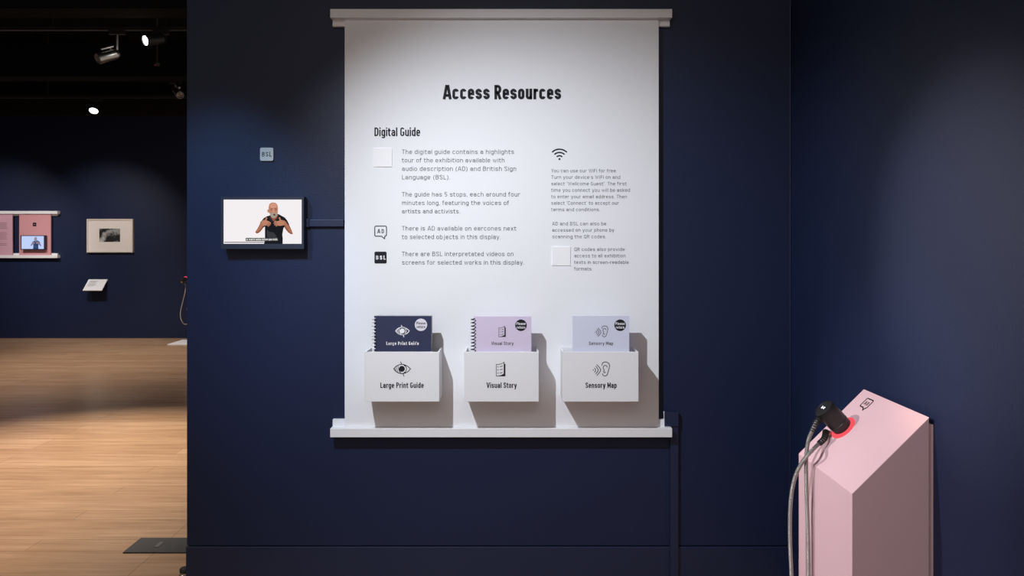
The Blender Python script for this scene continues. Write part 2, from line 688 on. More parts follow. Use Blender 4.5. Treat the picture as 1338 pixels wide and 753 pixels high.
struct('trim_2', MB().box((CORNER - 0.006, WY - 0.006, BBZ), (CORNER, WY, H)), M_NAVY2, 0.002)
# dark beams under the ceiling of the far room
for n, (py, Y, hh) in enumerate([(28, 5.6, 0.3), (112, 8.0, 0.35), (135, 10.0, 0.25)]):
    z = at(0, py, Y).z
    struct('trim_%d' % (n + 3), MB().box((-9, Y, z + 0.1), (CORNER, Y + 0.25, min(z + 0.1 + hh, H))), M_CEIL)

# ------------------------------------------------------------------ the white information board
BY = WY - 0.030                            # face of the board
xl, xr = at(450.3, 0, BY).x, at(860.8, 0, BY).x
RB = WY - 0.052                            # face of the rails
zb0, zb1 = at(0, 23.0, RB).z, at(0, 560.2, RB).z
board = thing('information_board', 'tall white information board hung between two white rails on the navy wall', 'board', (0, WY, at(0, 571.5, RB).z))
MB().box((xl, BY, zb1), (xr, BY + 0.01, zb0)).build('panel', M_BOARD, board, 0.0012)
rl, rr = at(431.3, 0, RB).x, at(878.4, 0, RB).x
bl, brr = at(434.5, 0, WY - 0.02).x, at(875.3, 0, WY - 0.02).x
r1 = MB().box((rl, RB, zb0), (rr, WY, at(0, 11.6, RB).z)).build('rail', M_WHITE, board, 0.0015)
MB().box((bl, WY - 0.02, at(0, 34.5, WY - 0.02).z), (brr, WY, zb0 + 0.002)).build('mounting_block', M_WHITE, r1, 0.0012)
r2 = MB().box((rl, RB, at(0, 571.8, RB).z), (rr, WY, zb1)).build('rail', M_WHITE, board, 0.0015)
MB().box((bl, WY - 0.02, zb1 - 0.002), (brr, WY, at(0, 548.5, WY - 0.02).z)).build('mounting_block', M_WHITE, r2, 0.0012)
pn = at(867.6, 549, WY - 0.018)
MB().lathe([(0.0016, 0), (0.0016, 0.036), (0.0026, 0.037), (0.0022, 0.040)], (pn.x, pn.y, pn.z - 0.003), (0, 0, 1), 10).build('locking_pin', M_WHITE, r2)
P1 = front(BY - 0.0007)
P2 = front(BY - 0.0013)
Art(P1).condensed('Access Resources', 579.0, 129.9, 733.4, 18.9, 0.195, 0.05).build('heading', M_INK, board)
Art(P1).condensed('Digital Guide', 489.2, 178.0, 549.0, 11.4, 0.155).build('subheading', M_INK, board)
PARAS = [('guide_text', 5.8, [(525.2, 'The digital guide contains a highlights', 201.3, 671.7), (525.2, 'tour of the exhibition available with', 212.3, 659.3),
                              (525.2, 'audio description (AD) and British Sign', 223.4, 674.5), (525.2, 'Language (BSL).', 234.5, 588.2)]),
         ('guide_text', 5.8, [(525.2, 'The guide has 5 stops, each around four', 256.9, 679.6), (525.2, 'minutes long, featuring the voices of', 268.0, 665),
                              (525.2, 'artists and activists.', 279.0, 601.2)]),
         ('audio_text', 5.8, [(525.2, 'There is AD available on earcones next', 301.4, 674.6), (525.2, 'to selected objects in this display.', 312.5, 654.2)]),
         ('signing_text', 5.8, [(525.2, 'There are BSL interpretated videos on', 334.8, 671), (525.2, 'screens for selected works in this display.', 345.9, 684.8)]),
         ('wireless_text', 4.5, [(720.3, 'You can use our WiFi for free.', 225.4, 806), (720.3, 'Turn your device\u2019s WiFi on and', 233.8, 810.5),
                                 (720.3, 'select \u2018Wellcome Guest\u2019. The first', 242.3, 818.7), (720.3, 'time you connect you will be asked', 250.7, 823.3),
                                 (720.3, 'to enter your email address. Then', 259.2, 819.2), (720.3, 'select \u2018Connect\u2019 to accept our', 267.6, 808.8),
                                 (720.3, 'terms and conditions.', 276.1, 784)]),
         ('phone_text', 4.5, [(721.6, 'AD and BSL can also be', 294.6, 792.2), (721.6, 'accessed on your phone by', 302.9, 802.6), (721.6, 'scanning the QR codes.', 311.5, 792)]),
         ('code_text', 4.5, [(750.3, 'QR codes also provide', 328.1, 816.3), (750.3, 'access to all exhibition', 336.5, 817.4),
                             (750.3, 'texts in screen-readable', 345.0, 821.6), (750.3, 'formats.', 353.6, 774.2)])]
for nm, sz, rows in PARAS:
    a = Art(P1)
    for x_, s_, b_, e_ in rows:
        a.sans(s_, x_, b_, e_, sz)
    a.build(nm, M_GREY, board)
a = Art(P1)
for r in (5.0, 9.3, 13.6):
    a.line(arc(731.0, 208.6, r, r, 225, 315, 12), 1.75)
a.disc(731.0, 208.0, 1.35)
a.build('wireless_icon', M_INK, board)


def card(x0, y0, x1, y1):
    p, q = at(x0, y0, BY - 0.003), at(x1, y1, BY - 0.003)
    return MB().box((p.x, BY - 0.003, q.z), (q.x, BY + 0.001, p.z)).build('code_card', M_CARD, board, 0.0006)


card(488.4, 193.6, 512.2, 218.0)
card(721.2, 322.4, 745.4, 347.2)


def ad_icon(A_, x0, y0, k, t):
    """speech bubble with its letters; k scales a 16 x 17 unit box"""
    S = lambda x, y: (x0 + x * k, y0 + y * k)
    A_.line([S(1.5, 0), S(14.5, 0), S(15.6, 1.1), S(15.6, 11.6), S(14.4, 13.0), S(13.4, 13.2), S(13.0, 16.4), S(9.0, 13.2), S(1.5, 13.2), S(0.3, 12), S(0.3, 1.2)], t, True)
    A_.sans('AD', x0 + 3.7 * k, y0 + 9.3 * k, x0 + 12.5 * k, 5.4 * k, 0.17, 0.2)
    return A_


ad_icon(Art(P1), 489.4, 295.6, 1.0, 1.15).build('audio_icon', M_INK, board)
bs = Art(P1).rrect(489.3, 329.0, 505.2, 344.5, 1.6).build('signing_icon', M_INK, board)
Art(P2).sans('BSL', 490.9, 339.4, 503.9, 5.4, 0.24, 0.1).build('lettering', M_WHITEINK, bs)


# icons, drawn in the units of an 11.075 x blow-up
def icon_eye(A_, S, k, heavy=1.0):
    w = 11 * k * heavy
    top = catmull([S(335, 190), S(385, 145), S(455, 124), S(525, 146), S(580, 190)], 8)
    bot = catmull([S(580, 190), S(530, 238), S(455, 258), S(385, 238), S(335, 190)], 8)
    A_.line(top, w).line(bot, w)
    A_.disc(*S(455, 190), 43 * k)
    A_.line([S(*p) for p in arc(455, 190, 66, 66, -62, 62, 14)], w * 0.9)
    A_.poly([S(485, 128), S(512, 138), S(508, 156), S(492, 150), S(478, 134)])
    A_.poly([S(485, 256), S(515, 244), S(508, 228), S(490, 236), S(478, 250)])
    A_.line([S(434, 88), S(446, 110), S(447, 128)], w)
    A_.line([S(470, 254), S(477, 276), S(485, 298)], w)
    for p, q in [((352, 178), (374, 232)), ((374, 162), (398, 248)), ((398, 148), (424, 254)), ((424, 220), (447, 262))]:
        A_.line([S(*p), S(*q)], w * 0.7)
    return A_


def icon_page(A_, S, k):
    w = 7.5 * k
    A_.line([S(382, 126), S(420, 127), S(460, 114), S(494, 96), S(494, 262), S(460, 282), S(420, 292), S(382, 294)], w, True)
    A_.poly([S(490, 92), S(500, 88), S(500, 118), S(514, 120), S(514, 298), S(380, 298), S(430, 290), S(465, 278), S(490, 262)])
    for y in (162, 206, 254):
        A_.poly([S(399, y - 6), S(413, y - 8), S(413, y + 4), S(399, y + 6)])
        A_.poly([S(434, y - 5), S(474, y - 17), S(474, y - 8), S(434, y + 4)])
    return A_


def icon_ear(A_, S, k):
    w = 10 * k
    A_.line(catmull([S(580, 142), S(592, 106), S(632, 90), S(676, 106), S(692, 148), S(676, 215), S(660, 268), S(634, 292), S(602, 284), S(589, 256)], 6), w)
    A_.line(catmull([S(658, 170), S(652, 148), S(628, 140), S(606, 152), S(600, 178), S(610, 200), S(612, 220), S(604, 236)], 6), w)
    A_.line(catmull([S(604, 236), S(620, 246), S(636, 236)], 6), w)
    A_.line(catmull([S(474, 176), S(491, 207), S(474, 240)], 6), w)
    A_.line(catmull([S(490, 150), S(528, 207), S(490, 264)], 6), w)
    A_.line(catmull([S(506, 126), S(563, 207), S(506, 288)], 6), w)
    A_.disc(*S(458, 206), 8 * k)
    return A_


ICON = {'eye': (icon_eye, 457, 190), 'page': (icon_page, 447, 195), 'ear': (icon_ear, 574, 192)}

# ------------------------------------------------------------------ the three holders and what stands in them
HD = 0.125                                  # holder depth off the board
HF = BY - HD


def holder(x0, x1, y0, y1, words, w0, w1, icon, ic, label):
    a_, b_ = at(x0, y0, HF), at(x1, y1, HF)
    t = thing('leaflet_holder', label, 'leaflet holder', ((a_.x + b_.x) / 2, BY, b_.z), 'white leaflet holders on the board')
    th = 0.007
    X0, X1, Z0, Z1 = a_.x, b_.x, b_.z, a_.z
    MB().box((X0, HF, Z0), (X1, HF + th, Z1)).build('front_plate', M_WHITE, t, 0.0012)
    MB().box((X0, HF + th, Z0), (X0 + th, BY - 0.0016, Z1)).build('side_plate', M_WHITE, t, 0.0008)
    MB().box((X1 - th, HF + th, Z0), (X1, BY - 0.0016, Z1)).build('side_plate', M_WHITE, t, 0.0008)
    MB().box((X0 + th, HF + th, Z0), (X1 - th, BY - 0.0016, Z0 + th)).build('bottom_plate', M_WHITE, t)
    MB().box((X0 + th, BY - 0.006, Z0 + th), (X1 - th, BY - 0.0016, Z1)).build('back_plate', M_WHITE, t)
    f = front(HF - 0.0006)
    fn, ox, oy = ICON[icon]
    k = 1 / 11.075
    A_ = Art(f)
    fn(A_, lambda x, y: (ic[0] + (x - ox) * k, ic[1] + (y - oy) * k), k)
    A_.build('icon', M_INK, t)
    Art(f).condensed(words, w0, 507.2, w1, 7.2, 0.165).build('lettering', M_INK, t)
    return Z0 + th


FLOORZ = holder(476.2, 574.0, 460.0, 525.2, 'Large Print Guide', 496.9, 553.7, 'eye', (525.3, 482.2), 'white leaflet holder marked with an eye, left under the navy large print guide')
holder(606.5, 704.0, 460.0, 525.2, 'Visual Story', 635.8, 675.2, 'page', (654.3, 482.6), 'white leaflet holder marked with a checklist page, holding the lilac booklet')
holder(734.8, 834.4, 460.0, 525.2, 'Sensory Map', 765.0, 805.8, 'ear', (785.8, 482.4), 'white leaflet holder marked with an ear, nearest the right edge of the board')

KF = BY - 0.112
KB = BY - 0.084


def booklet(name, label, x0, x1, y0, cover, inkm, words, w0, w1, bold, icon, ic, isc, heavy, sticker, st_m, st_ink, spiral):
    a_, b_ = at(x0, y0, KF), at(x1, y0, KF)
    t = thing(name, label, 'booklet', ((a_.x + b_.x) / 2, (KF + KB) / 2, FLOORZ), 'booklets for visitors in the holders')
    X0, X1, Z1 = a_.x, b_.x, a_.z
    th = 0.0012
    cov = MB().box((X0, KF, FLOORZ + 0.0005), (X1, KF + th, Z1)).build('cover', cover, t, 0.0004)
    MB().box((X0 + 0.001, KF + th, FLOORZ + 0.0005), (X1 - 0.001, KB - th, Z1 - 0.001)).build('pages', M_PAGE, t)
    MB().box((X0, KB - th, FLOORZ + 0.0005), (X1, KB, Z1)).build('back_cover', cover, t, 0.0004)
    if spiral:
        mb = MB()
        n = round((Z1 - FLOORZ - 0.012) / 0.0138)
        pts = []
        zc = FLOORZ + 0.004
        step = (Z1 - 0.008 - zc) / n
        yc = (KF + KB) / 2
        for i in range(n * 14 + 1):
            an = 2 * PI * i / 14
            pts.append((X0 - 0.0015 + 0.0095 * math.cos(an), yc + 0.0165 * math.sin(an), zc + step * i / 14))
        mb.tube(pts, 0.0023, 6)
        mb.build('spiral_binding', M_SPIRAL if cover is M_LILAC else M_SPIRALW, t, smooth=True)
        hol = Art(front(KF - 0.0004))
        for i in range(n):
            z = zc + step * (i + 0.25)
            py = HY + (EYE - z) * FPX / KF
            hol.poly([(x0 + 1.3, py - 0.9), (x0 + 3.0, py - 0.9), (x0 + 3.0, py + 0.9), (x0 + 1.3, py + 0.9)])
        hol.build('punched_holes', M_INK, cov)
    f, f2 = front(KF - 0.0006), front(KF - 0.0012)
    fn, ox, oy = ICON[icon]
    k = isc / 11.075
    A_ = Art(f)
    S = lambda x, y: (ic[0] + (x - ox) * k, ic[1] + (y - oy) * k)
    fn(A_, S, k, heavy) if icon == 'eye' else fn(A_, S, k)
    A_.build('icon', inkm, cov)
    Art(f).sans(words, w0, 451.0, w1, 4.4, bold).build('title', inkm, cov)
    sx, sy, sr = sticker
    st = Art(f).disc(sx, sy, sr).build('sticker', st_m, t)
    Art(f2).sans('Please', sx - 6.0, sy - 0.4, sx + 6.0, 3.6, 0.17).sans('return', sx - 5.6, sy + 4.4, sx + 5.6, 3.6, 0.17).build('lettering', st_ink, st)
    return t


M_SPIRAL = mat('dark_wire', (0.03, 0.03, 0.04), 0.4, metal=0.3)
M_SPIRALW = mat('white_wire', (0.85, 0.85, 0.87), 0.35)
booklet('large_print_guide', 'navy spiral bound large print guide with a pale round sticker', 488.9, 563.8, 412.9, M_COVER, M_WHITEINK,
        'Large Print Guide', 504.6, 547.3, 0.22, 'eye', (525.8, 432.6), 0.82, 1.35, (550.0, 424.6, 8.1), M_STICK, M_GREY, True)
booklet('visual_story', 'lilac spiral bound visual story booklet with a dark round sticker', 619.0, 694.3, 413.4, M_LILAC, M_INK,
        'Visual Story', 642.0, 671.0, 0.13, 'page', (656.2, 433.4), 0.76, 1.0, (680.7, 425.2, 7.6), M_INK, M_WHITEINK, True)
booklet('sensory_map', 'pale lavender unbound sensory map leaflet showing an ear', 748.4, 822.3, 412.8, M_LAV, M_INK,
        'Sensory Map', 769.4, 801.2, 0.13, 'ear', (786.0, 433.2), 0.78, 1.0, (810.3, 425.2, 7.6), M_INK, M_WHITEINK, False)

# ------------------------------------------------------------------ screen, sign and cable trunking on the near wall
TVF = WY - 0.055
tva, tvb = at(288.6, 257.2, TVF), at(397.0, 325.4, TVF)
tv = thing('video_screen', 'small wall mounted screen showing a person signing, left of the white board', 'screen', ((tva.x + tvb.x) / 2, WY, tvb.z))
sa, sb = at(291.9, 260.9, TVF), at(394.1, 318.7, TVF)
hb = MB()
hb.box((tva.x, TVF, tva.z), (tvb.x, WY - 0.01, sa.z)).box((tva.x, TVF, sb.z), (tvb.x, WY - 0.01, tvb.z))
hb.box((tva.x, TVF, sb.z), (sa.x, WY - 0.01, sa.z)).box((sb.x, TVF, sb.z), (tvb.x, WY - 0.01, sa.z))
hb.build('bezel', M_TV, tv)
MB().box((tva.x + 0.03, WY - 0.012, tvb.z + 0.03), (tvb.x - 0.03, WY, tva.z - 0.03)).build('wall_bracket', M_BLACK, tv)
scr = MB().box((sa.x, TVF + 0.003, sb.z), (sb.x, WY - 0.012, sa.z)).build('display', E_WHITE, tv)


def signer(display, frm, to, Y, tint=lambda c: c, detail=True):
    """the person on the screen: flat picture layers in the display's own plane"""
    lay = [0]

    def layer(name, col):
        lay[0] += 1
        return Art(lambda x, y, k=lay[0]: at(*to(x, y), Y - 0.00025 * k)), name, emit('picture_' + name, tint(col))

    def done(l):
        l[0].build(l[1], l[2], display)
    sk, sk2, dk = (0.42, 0.17, 0.095), (0.27, 0.085, 0.045), (0.16, 0.045, 0.025)
    l = layer('upper_arm', sk2)
    l[0].poly(catmull([(590, 400), (560, 470), (514, 542), (520, 562), (540, 566), (575, 545), (625, 480), (640, 440)], 5, True))
    done(l)
    l = layer('upper_arm', sk2)
    l[0].poly(catmull([(935, 400), (968, 460), (1012, 560), (1004, 577), (985, 575), (945, 545), (905, 490), (890, 440)], 5, True))
    done(l)
    l = layer('polo_shirt', (0.006, 0.006, 0.008))
    l[0].poly([(600, 392), (622, 364), (660, 340), (712, 322), (820, 306), (862, 330), (905, 352), (938, 392), (966, 446), (930, 466), (900, 478), (888, 500), (874, 580), (880, 640), (878, 718), (626, 718), (640, 630), (640, 476), (612, 488), (585, 450)])
    done(l)
    l = layer('shirt_fold', (0.035, 0.035, 0.04))
    l[0].poly(catmull([(668, 520), (700, 545), (760, 560), (800, 620), (790, 660), (720, 650), (670, 610)], 5, True))
    done(l)
    l = layer('neck', sk2)
    l[0].poly([(708, 320), (820, 316), (800, 370), (755, 406), (722, 372)])
    done(l)
    l = layer('head', (0.50, 0.22, 0.135))
    l[0].poly(catmull([(690, 215), (700, 175), (722, 157), (752, 152), (785, 160), (806, 185), (814, 225), (812, 280), (800, 320), (770, 352), (735, 345), (710, 315), (697, 290), (676, 280), (674, 250), (688, 245)], 5, True))
    done(l)
    l = layer('forehead', (0.64, 0.31, 0.20))
    l[0].poly(catmull([(706, 200), (720, 172), (752, 160), (784, 172), (800, 205), (770, 228), (730, 226)], 5, True))
    done(l)
    l = layer('beard', (0.38, 0.32, 0.26))
    l[0].poly(catmull([(702, 280), (722, 300), (745, 292), (768, 290), (792, 298), (812, 276), (808, 312), (790, 345), (762, 364), (732, 352), (712, 325)], 5, True))
    done(l)
    l = layer('cheek', (0.58, 0.27, 0.18))
    l[0].poly(catmull([(735, 250), (752, 238), (766, 250), (772, 280), (756, 290), (740, 282)], 4, True))
    done(l)
    l = layer('mouth', (0.10, 0.03, 0.03))
    l[0].disc(766, 316, 15, 13)
    l[0].line([(716, 238), (742, 232)], 7).line([(766, 232), (798, 238)], 7)
    l[0].line([(722, 250), (738, 250)], 8).line([(776, 250), (792, 252)], 8)
    done(l)
    if detail:
        l = layer('shirt_collar', (0.02, 0.02, 0.025))
        l[0].poly([(690, 332), (718, 350), (752, 404), (738, 420), (700, 380)]).poly([(822, 322), (800, 360), (756, 404), (772, 420), (812, 376)])
        done(l)
    l = layer('forearm', sk)
    l[0].poly(catmull([(574, 436), (590, 408), (630, 385), (668, 398), (640, 455), (605, 480), (560, 535), (530, 552), (520, 545), (540, 500)], 5, True))
    done(l)
    l = layer('forearm', sk)
    l[0].poly(catmull([(850, 392), (890, 392), (925, 415), (965, 480), (1008, 560), (990, 562), (950, 520), (905, 462), (860, 458)], 5, True))
    done(l)
    hc = (0.50, 0.215, 0.13)
    l = layer('hand', hc)
    l[0].poly(catmull([(598, 420), (612, 396), (640, 388), (672, 396), (706, 414), (700, 450), (668, 458), (622, 462)], 5, True))
    for p, q, w in [((646, 402), (664, 352), 20), ((690, 412), (718, 428), 14), ((690, 428), (718, 444), 14), ((682, 442), (708, 460), 14), ((668, 450), (690, 474), 14)]:
        l[0].line([p, q], w)
    done(l)
    l = layer('hand', hc)
    l[0].poly(catmull([(905, 424), (890, 398), (858, 388), (822, 398), (775, 410), (778, 446), (812, 462), (870, 462)], 5, True))
    for p, q, w in [((850, 400), (832, 350), 20), ((790, 402), (762, 410), 14), ((790, 420), (756, 432), 14), ((796, 440), (766, 456), 14), ((812, 450), (788, 472), 14)]:
        l[0].line([p, q], w)
    done(l)
    l = layer('finger_gaps', dk)
    for p, q in [((678, 422), (712, 437)), ((674, 436), (706, 452)), ((664, 446), (694, 466))]:
        l[0].line([p, q], 4.5)
    done(l)
    l = layer('finger_gaps', dk)
    for p, q in [((800, 412), (764, 422)), ((802, 430), (766, 445)), ((812, 444), (782, 464))]:
        l[0].line([p, q], 4.5)
    done(l)


TOZ = lambda x, y: (284 + x / 10.29, 250 + y / 10.29)
signer(scr, None, TOZ, TVF + 0.003)
cp = Art(lambda x, y: at(*TOZ(x, y), TVF - 0.0012)).poly([(380, 628), (816, 628), (816, 670), (380, 670)]).build('caption_strip', emit('caption_grey', (0.07, 0.07, 0.07)), scr)
ct = Art(lambda x, y: at(*TOZ(x, y), TVF - 0.0016))
ct.sans('or read it online before you visit.', 388, 660, 810, 26, 0.19)
ct.build('caption', emit('caption_white', (0.85, 0.85, 0.85)), cp)
Art(lambda x, y: at(*TOZ(x, y), TVF + 0.0024)).poly([(95, 682), (626, 682), (626, 692), (95, 692)]).build('progress_bar', emit('progress_tone', (0.10, 0.06, 0.08)), scr)

sg0, sg1 = at(339.8, 193.0, WY - 0.008), at(357.0, 210.2, WY - 0.008)
sg = thing('signing_sign', 'small grey square sign reading BSL on the wall above the screen', 'sign', ((sg0.x + sg1.x) / 2, WY, sg1.z))
f = front(WY - 0.008)
ring = [f(*p) for p in arc(355, 195, 2, 2, -90, 0, 4) + arc(355, 208.2, 2, 2, 0, 90, 4) + arc(341.8, 208.2, 2, 2, 90, 180, 4) + arc(341.8, 195, 2, 2, 180, 270, 4)]
MB().prism(ring, (0, 0.008, 0)).build('plate', M_SIGN, sg)
Art(front(WY - 0.0086)).sans('BSL', 342.2, 204.5, 354.8, 5.9, 0.14, 0.16).build('lettering', M_INK, sg)


def trunk(x0, y0, x1, y1, d, parent, name):
    a_, b_ = at(x0, y0, WY - d), at(x1, y1, WY - d)
    return MB().box((a_.x, WY - d, b_.z), (b_.x, WY, a_.z)).build(name, M_NAVY2, parent, 0.0015)


tk = thing('cable_trunking', 'navy horizontal cable trunking running from the screen to the white board', 'trunking', (at(425, 292, WY).x, WY, at(0, 297, WY).z))
trunk(403.6, 287.0, 449.0, 296.2, 0.016, tk, 'cover')
trunk(390, 286.2, 403.8, 297.0, 0.018, tk, 'joint')
tk2 = thing('cable_trunking', 'navy upright cable trunking right of the white board, running down to the floor', 'trunking', (at(881, 0, WY).x, WY - 0.01, 0))
c0, c1 = at(876.0, 556, WY - 0.018), at(886.6, 556, WY - 0.018)
MB().box((c0.x, WY - 0.018, 0), (c1.x, WY, c0.z)).build('cover', M_NAVY2, tk2, 0.0015)
trunk(868.4, 539.0, 886.9, 557.5, 0.024, tk2, 'elbow_box')
c2 = at(868.4, 539, WY - 0.024)

# ------------------------------------------------------------------ audio pedestal
PX_B = CORNER - 0.014                       # back of the body
PYN, PYF = 2.112, 2.505
PZB, PZF = 0.982, 0.762
PX_F = PX_B - 0.222
NRM = Vector((-(PZB - PZF), 0, PX_B - PX_F)).normalized()
DWN = Vector((PX_F - PX_B, 0, PZF - PZB)).normalized()
HANDSETS = 'listening handsets on the pedestals'


def pedestal(dx, dy, dz, label, group=None):
    o = Vector((dx, dy, dz))
    t = thing('audio_pedestal', label, 'pedestal', o + Vector((PX_B - 0.11, (PYN + PYF) / 2, 0)), group)
    ring = [o + Vector(p) for p in [(PX_F, PYN, 0), (PX_B, PYN, 0), (PX_B, PYN, PZB), (PX_F, PYN, PZF)]]
    MB().prism(ring, (0, PYF - PYN, 0)).build('body', M_PINK, t, 0.0015)
    bz = PZB - 0.022
    MB().box(o + Vector((PX_B, PYN + 0.003, 0)), o + Vector((CORNER, PYF - 0.006, bz))).build('back_plate', M_PINK, t, 0.001)
    ctr = o + SLOT
    MB().lathe([(0.0455, 0.0002), (0.0455, 0.0015), (0.030, 0.0022)], ctr, NRM, 40).build('light_ring', E_RED, t, smooth=True)
    return t


def slope_pt(px, py, h=0.0):
    """where the sloped top is seen at px, py"""
    d = Vector(((px - CX) / FPX, 1, -(py - HY) / FPX))
    p0 = Vector((PX_B, PYN, PZB)) + NRM * h
    e = Vector((0, 0, EYE))
    s_ = (p0 - e).dot(NRM) / d.dot(NRM)
    return e + d * s_


SLOT = slope_pt(1102.0, 559.5)
pedestal(0, 0, 0, 'pale pink pedestal with a sloped top standing against the right navy wall')
# the bubble on the slope: print axes along the slope
U = Vector((0, -1, 0))
icon_c = slope_pt(1131.5, 528.5)
SU = 0.044 / 16
ped = bpy.data.objects['audio_pedestal']


def slope_map(x, y):
    return icon_c + NRM * 0.0006 + U * ((x - 8) * SU) + DWN * ((y - 8) * SU)


ad_icon(Art(slope_map), 0, 0, 1.0, 1.6).build('audio_icon', M_INK, ped)


def handset(base, NRM, DWN, U, label, path, owner):
    """black listening cone standing on its red ring; path is the hanging cable after the first sleeve"""
    t = thing('listening_handset', label, 'handset', base, None)
    L = 0.092
    MB().lathe([(0.029, 0.003), (0.0325, 0.006), (0.0335, 0.026), (0.0338, 0.028), (0.0326, 0.029), (0.0326, 0.030), (0.0338, 0.031), (0.0345, 0.056), (0.0348, L - 0.004), (0.034, L)], base, NRM, 48).build('body', M_BLACK, t, smooth=True)
    cp_ = MB().lathe([(0.0330, L), (0.0330, L + 0.0015), (0.0305, L + 0.002), (0.0295, L + 0.0005)], base, NRM, 48).build('end_cap', M_BLACK, t, smooth=True)
    cc = base + NRM * (L + 0.0026)
    bow = Art(lambda x, y: cc + U * x * 1.15 + DWN * y * 1.15)
    bow.poly([(-0.010, -0.006), (-0.002, -0.001), (0.003, -0.005), (0.010, -0.004), (0.009, 0.005), (0.002, 0.002), (-0.003, 0.005), (-0.009, 0.004)])
    bow.build('emblem', M_WHITEINK, cp_)
    cab, sleeves, sock, snrm = path(base)
    cab = sleeves[0] + cab[1:-1] + sleeves[1][::-1]
    MB().tube(cab, 0.0062, 12).build('cable', M_CABLE, t, smooth=True)
    for s0 in sleeves:
        mb = MB()
        n = len(s0)
        for i in range(1, n - 1):
            d = (s0[i + 1] - s0[i - 1]).normalized()
            rr = 0.0112 - 0.0026 * i / n
            mb.lathe([(0.0066, -0.0021), (rr, -0.0014), (rr, 0.0012), (0.0066, 0.0021)], s0[i], d, 16)
        mb.build('strain_relief', M_RUB, t, smooth=True)
    MB().lathe([(0.0115, 0.0006), (0.0115, 0.006), (0.009, 0.010)], sock, snrm, 20).build('cable_socket', M_STEEL, t, smooth=True)
    return t


def cr3(pts, n=8):
    P = [Vector(p) for p in pts]
    out = []
    for i in range(len(P) - 1):
        p0, p1, p2, p3 = P[max(i - 1, 0)], P[i], P[i + 1], P[min(i + 2, len(P) - 1)]
        for k in range(n):
            u = k / n
            out.append(0.5 * ((2 * p1) + (p2 - p0) * u + (2 * p0 - 5 * p1 + 4 * p2 - p3) * u * u + (3 * p1 - p0 - 3 * p2 + p3) * u ** 3))
    out.append(P[-1])
    return out


def near_path(base):
    sock = slope_pt(1083.0, 567.5)
    h0 = base + NRM * 0.074 + DWN * 0.033
    a_ = [h0, at(1066.8, 552.0, h0.y - 0.005), at(1060.3, 565.5, h0.y - 0.01)]
    sl1 = cr3(a_, 5)
    s0 = sock + NRM * 0.0135
    b_ = [s0, slope_pt(1077.0, 573.2, 0.021), slope_pt(1069.5, 580.5, 0.027)]
    sl2 = cr3(b_, 5)
    first = [a_[-1], at(1056, 577, 2.40), at(1053.5, 600, 2.38), at(1053.8, 640, 2.38), at(1055.8, 700, 2.38), at(1056.5, 753, 2.38), at(1056, 815, 2.38), at(1052, 850, 2.38)]
    second = [at(1042, 850, 2.385), at(1037, 815, 2.39), at(1034.2, 753, 2.40), at(1032.2, 700, 2.40), at(1033.2, 655, 2.40), at(1038.5, 625, 2.39), at(1049, 603, 2.375), at(1061, 589, 2.36), b_[-1]]
    cab = cr3(first + second, 10)
    return cab, [sl1, sl2], sock, NRM


handset(SLOT, NRM, DWN, U, 'black listening handset standing on the pink pedestal, on a looped armoured cable', near_path, ped)

# ------------------------------------------------------------------ the far room
fb = thing('information_board', 'pink two panel information board far off on the back wall', 'board', (at(0, 0, FAR).x, FAR, at(0, 337, FAR).z))
FB = FAR - 0.05
fr, fl = at(75.0, 0, FB).x, -8.6


def fbox(x0, x1, y0, y1, ya, yb, name, m, parent, bev=0.002):
    X0 = fl if x0 is None else at(x0, 0, ya).x
    X1 = at(x1, 0, ya).x
    return MB().box((X0, ya, at(0, y1, ya).z), (X1, yb, at(0, y0, ya).z)).build(name, m, parent, bev)


ra = fbox(None, 74.8, 275.8, 279.6, FAR - 0.07, FAR, 'rail', M_WHITE, fb)
fbox(None, 74.8, 279.6, 282.0, FAR - 0.03, FAR, 'mounting_block', M_WHITE, ra)
rb = fbox(None, 74.8, 333.6, 337.4, FAR - 0.07, FAR, 'rail', M_WHITE, fb)
fbox(None, 74.8, 331.0, 333.6, FAR - 0.03, FAR, 'mounting_block', M_WHITE, rb)
pa = fbox(None, 16.3, 279.6, 333.6, FB, FAR - 0.03, 'panel', M_PINKL, fb)
pb = fbox(25.0, 66.3, 279.6, 333.6, FB, FAR - 0.03, 'panel', M_PINKF, fb)
tx = Art(front(FB - 0.002))
for y in (291.4, 293.2, 295.0, 296.8, 298.6):
    tx.line([(-16, y), (9 if y < 298 else 10, y)], 0.7)
for y in (304.2, 306.2, 308.2, 310.2, 312.2):
    tx.line([(-16, y), (10 - (y % 3), y)], 0.6)
for y in (318.6, 320.4):
    tx.line([(-16, y), (9, y)], 0.6)
M_PTEXT = mat('muted_pink_ink', (0.34, 0.18, 0.22), 0.7)
tx.build('small_print', M_PTEXT, pa)
si = Art(front(FB - 0.002)).rrect(42.8, 291.0, 47.4, 295.8, 0.4).build('signing_icon', M_INK, pb)
Art(front(FB - 0.004)).line([(43.8, 293.4), (46.4, 293.4)], 0.8).build('lettering', M_PTEXT, si)
TF = FB - 0.06
ft = thing('video_screen', 'tiny bright screen of a person signing, on the far pink board', 'screen', (at(42.5, 0, TF).x, FB, at(0, 326.4, TF).z))
b0, b1 = at(26.8, 307.6, TF), at(58.2, 326.4, TF)
d0, d1 = at(27.9, 308.6, TF), at(57.2, 325.4, TF)
hb = MB().box((b0.x, TF, d0.z), (b1.x, FB - 0.001, b0.z)).box((b0.x, TF, b1.z), (b1.x, FB - 0.001, d1.z)).box((b0.x, TF, d1.z), (d0.x, FB - 0.001, d0.z)).box((d1.x, TF, d1.z), (b1.x, FB - 0.001, d0.z))
hb.build('bezel', M_TV, ft)
fs = MB().box((d0.x, TF + 0.004, d1.z), (d1.x, FB - 0.001, d0.z)).build('display', E_FARW, ft)
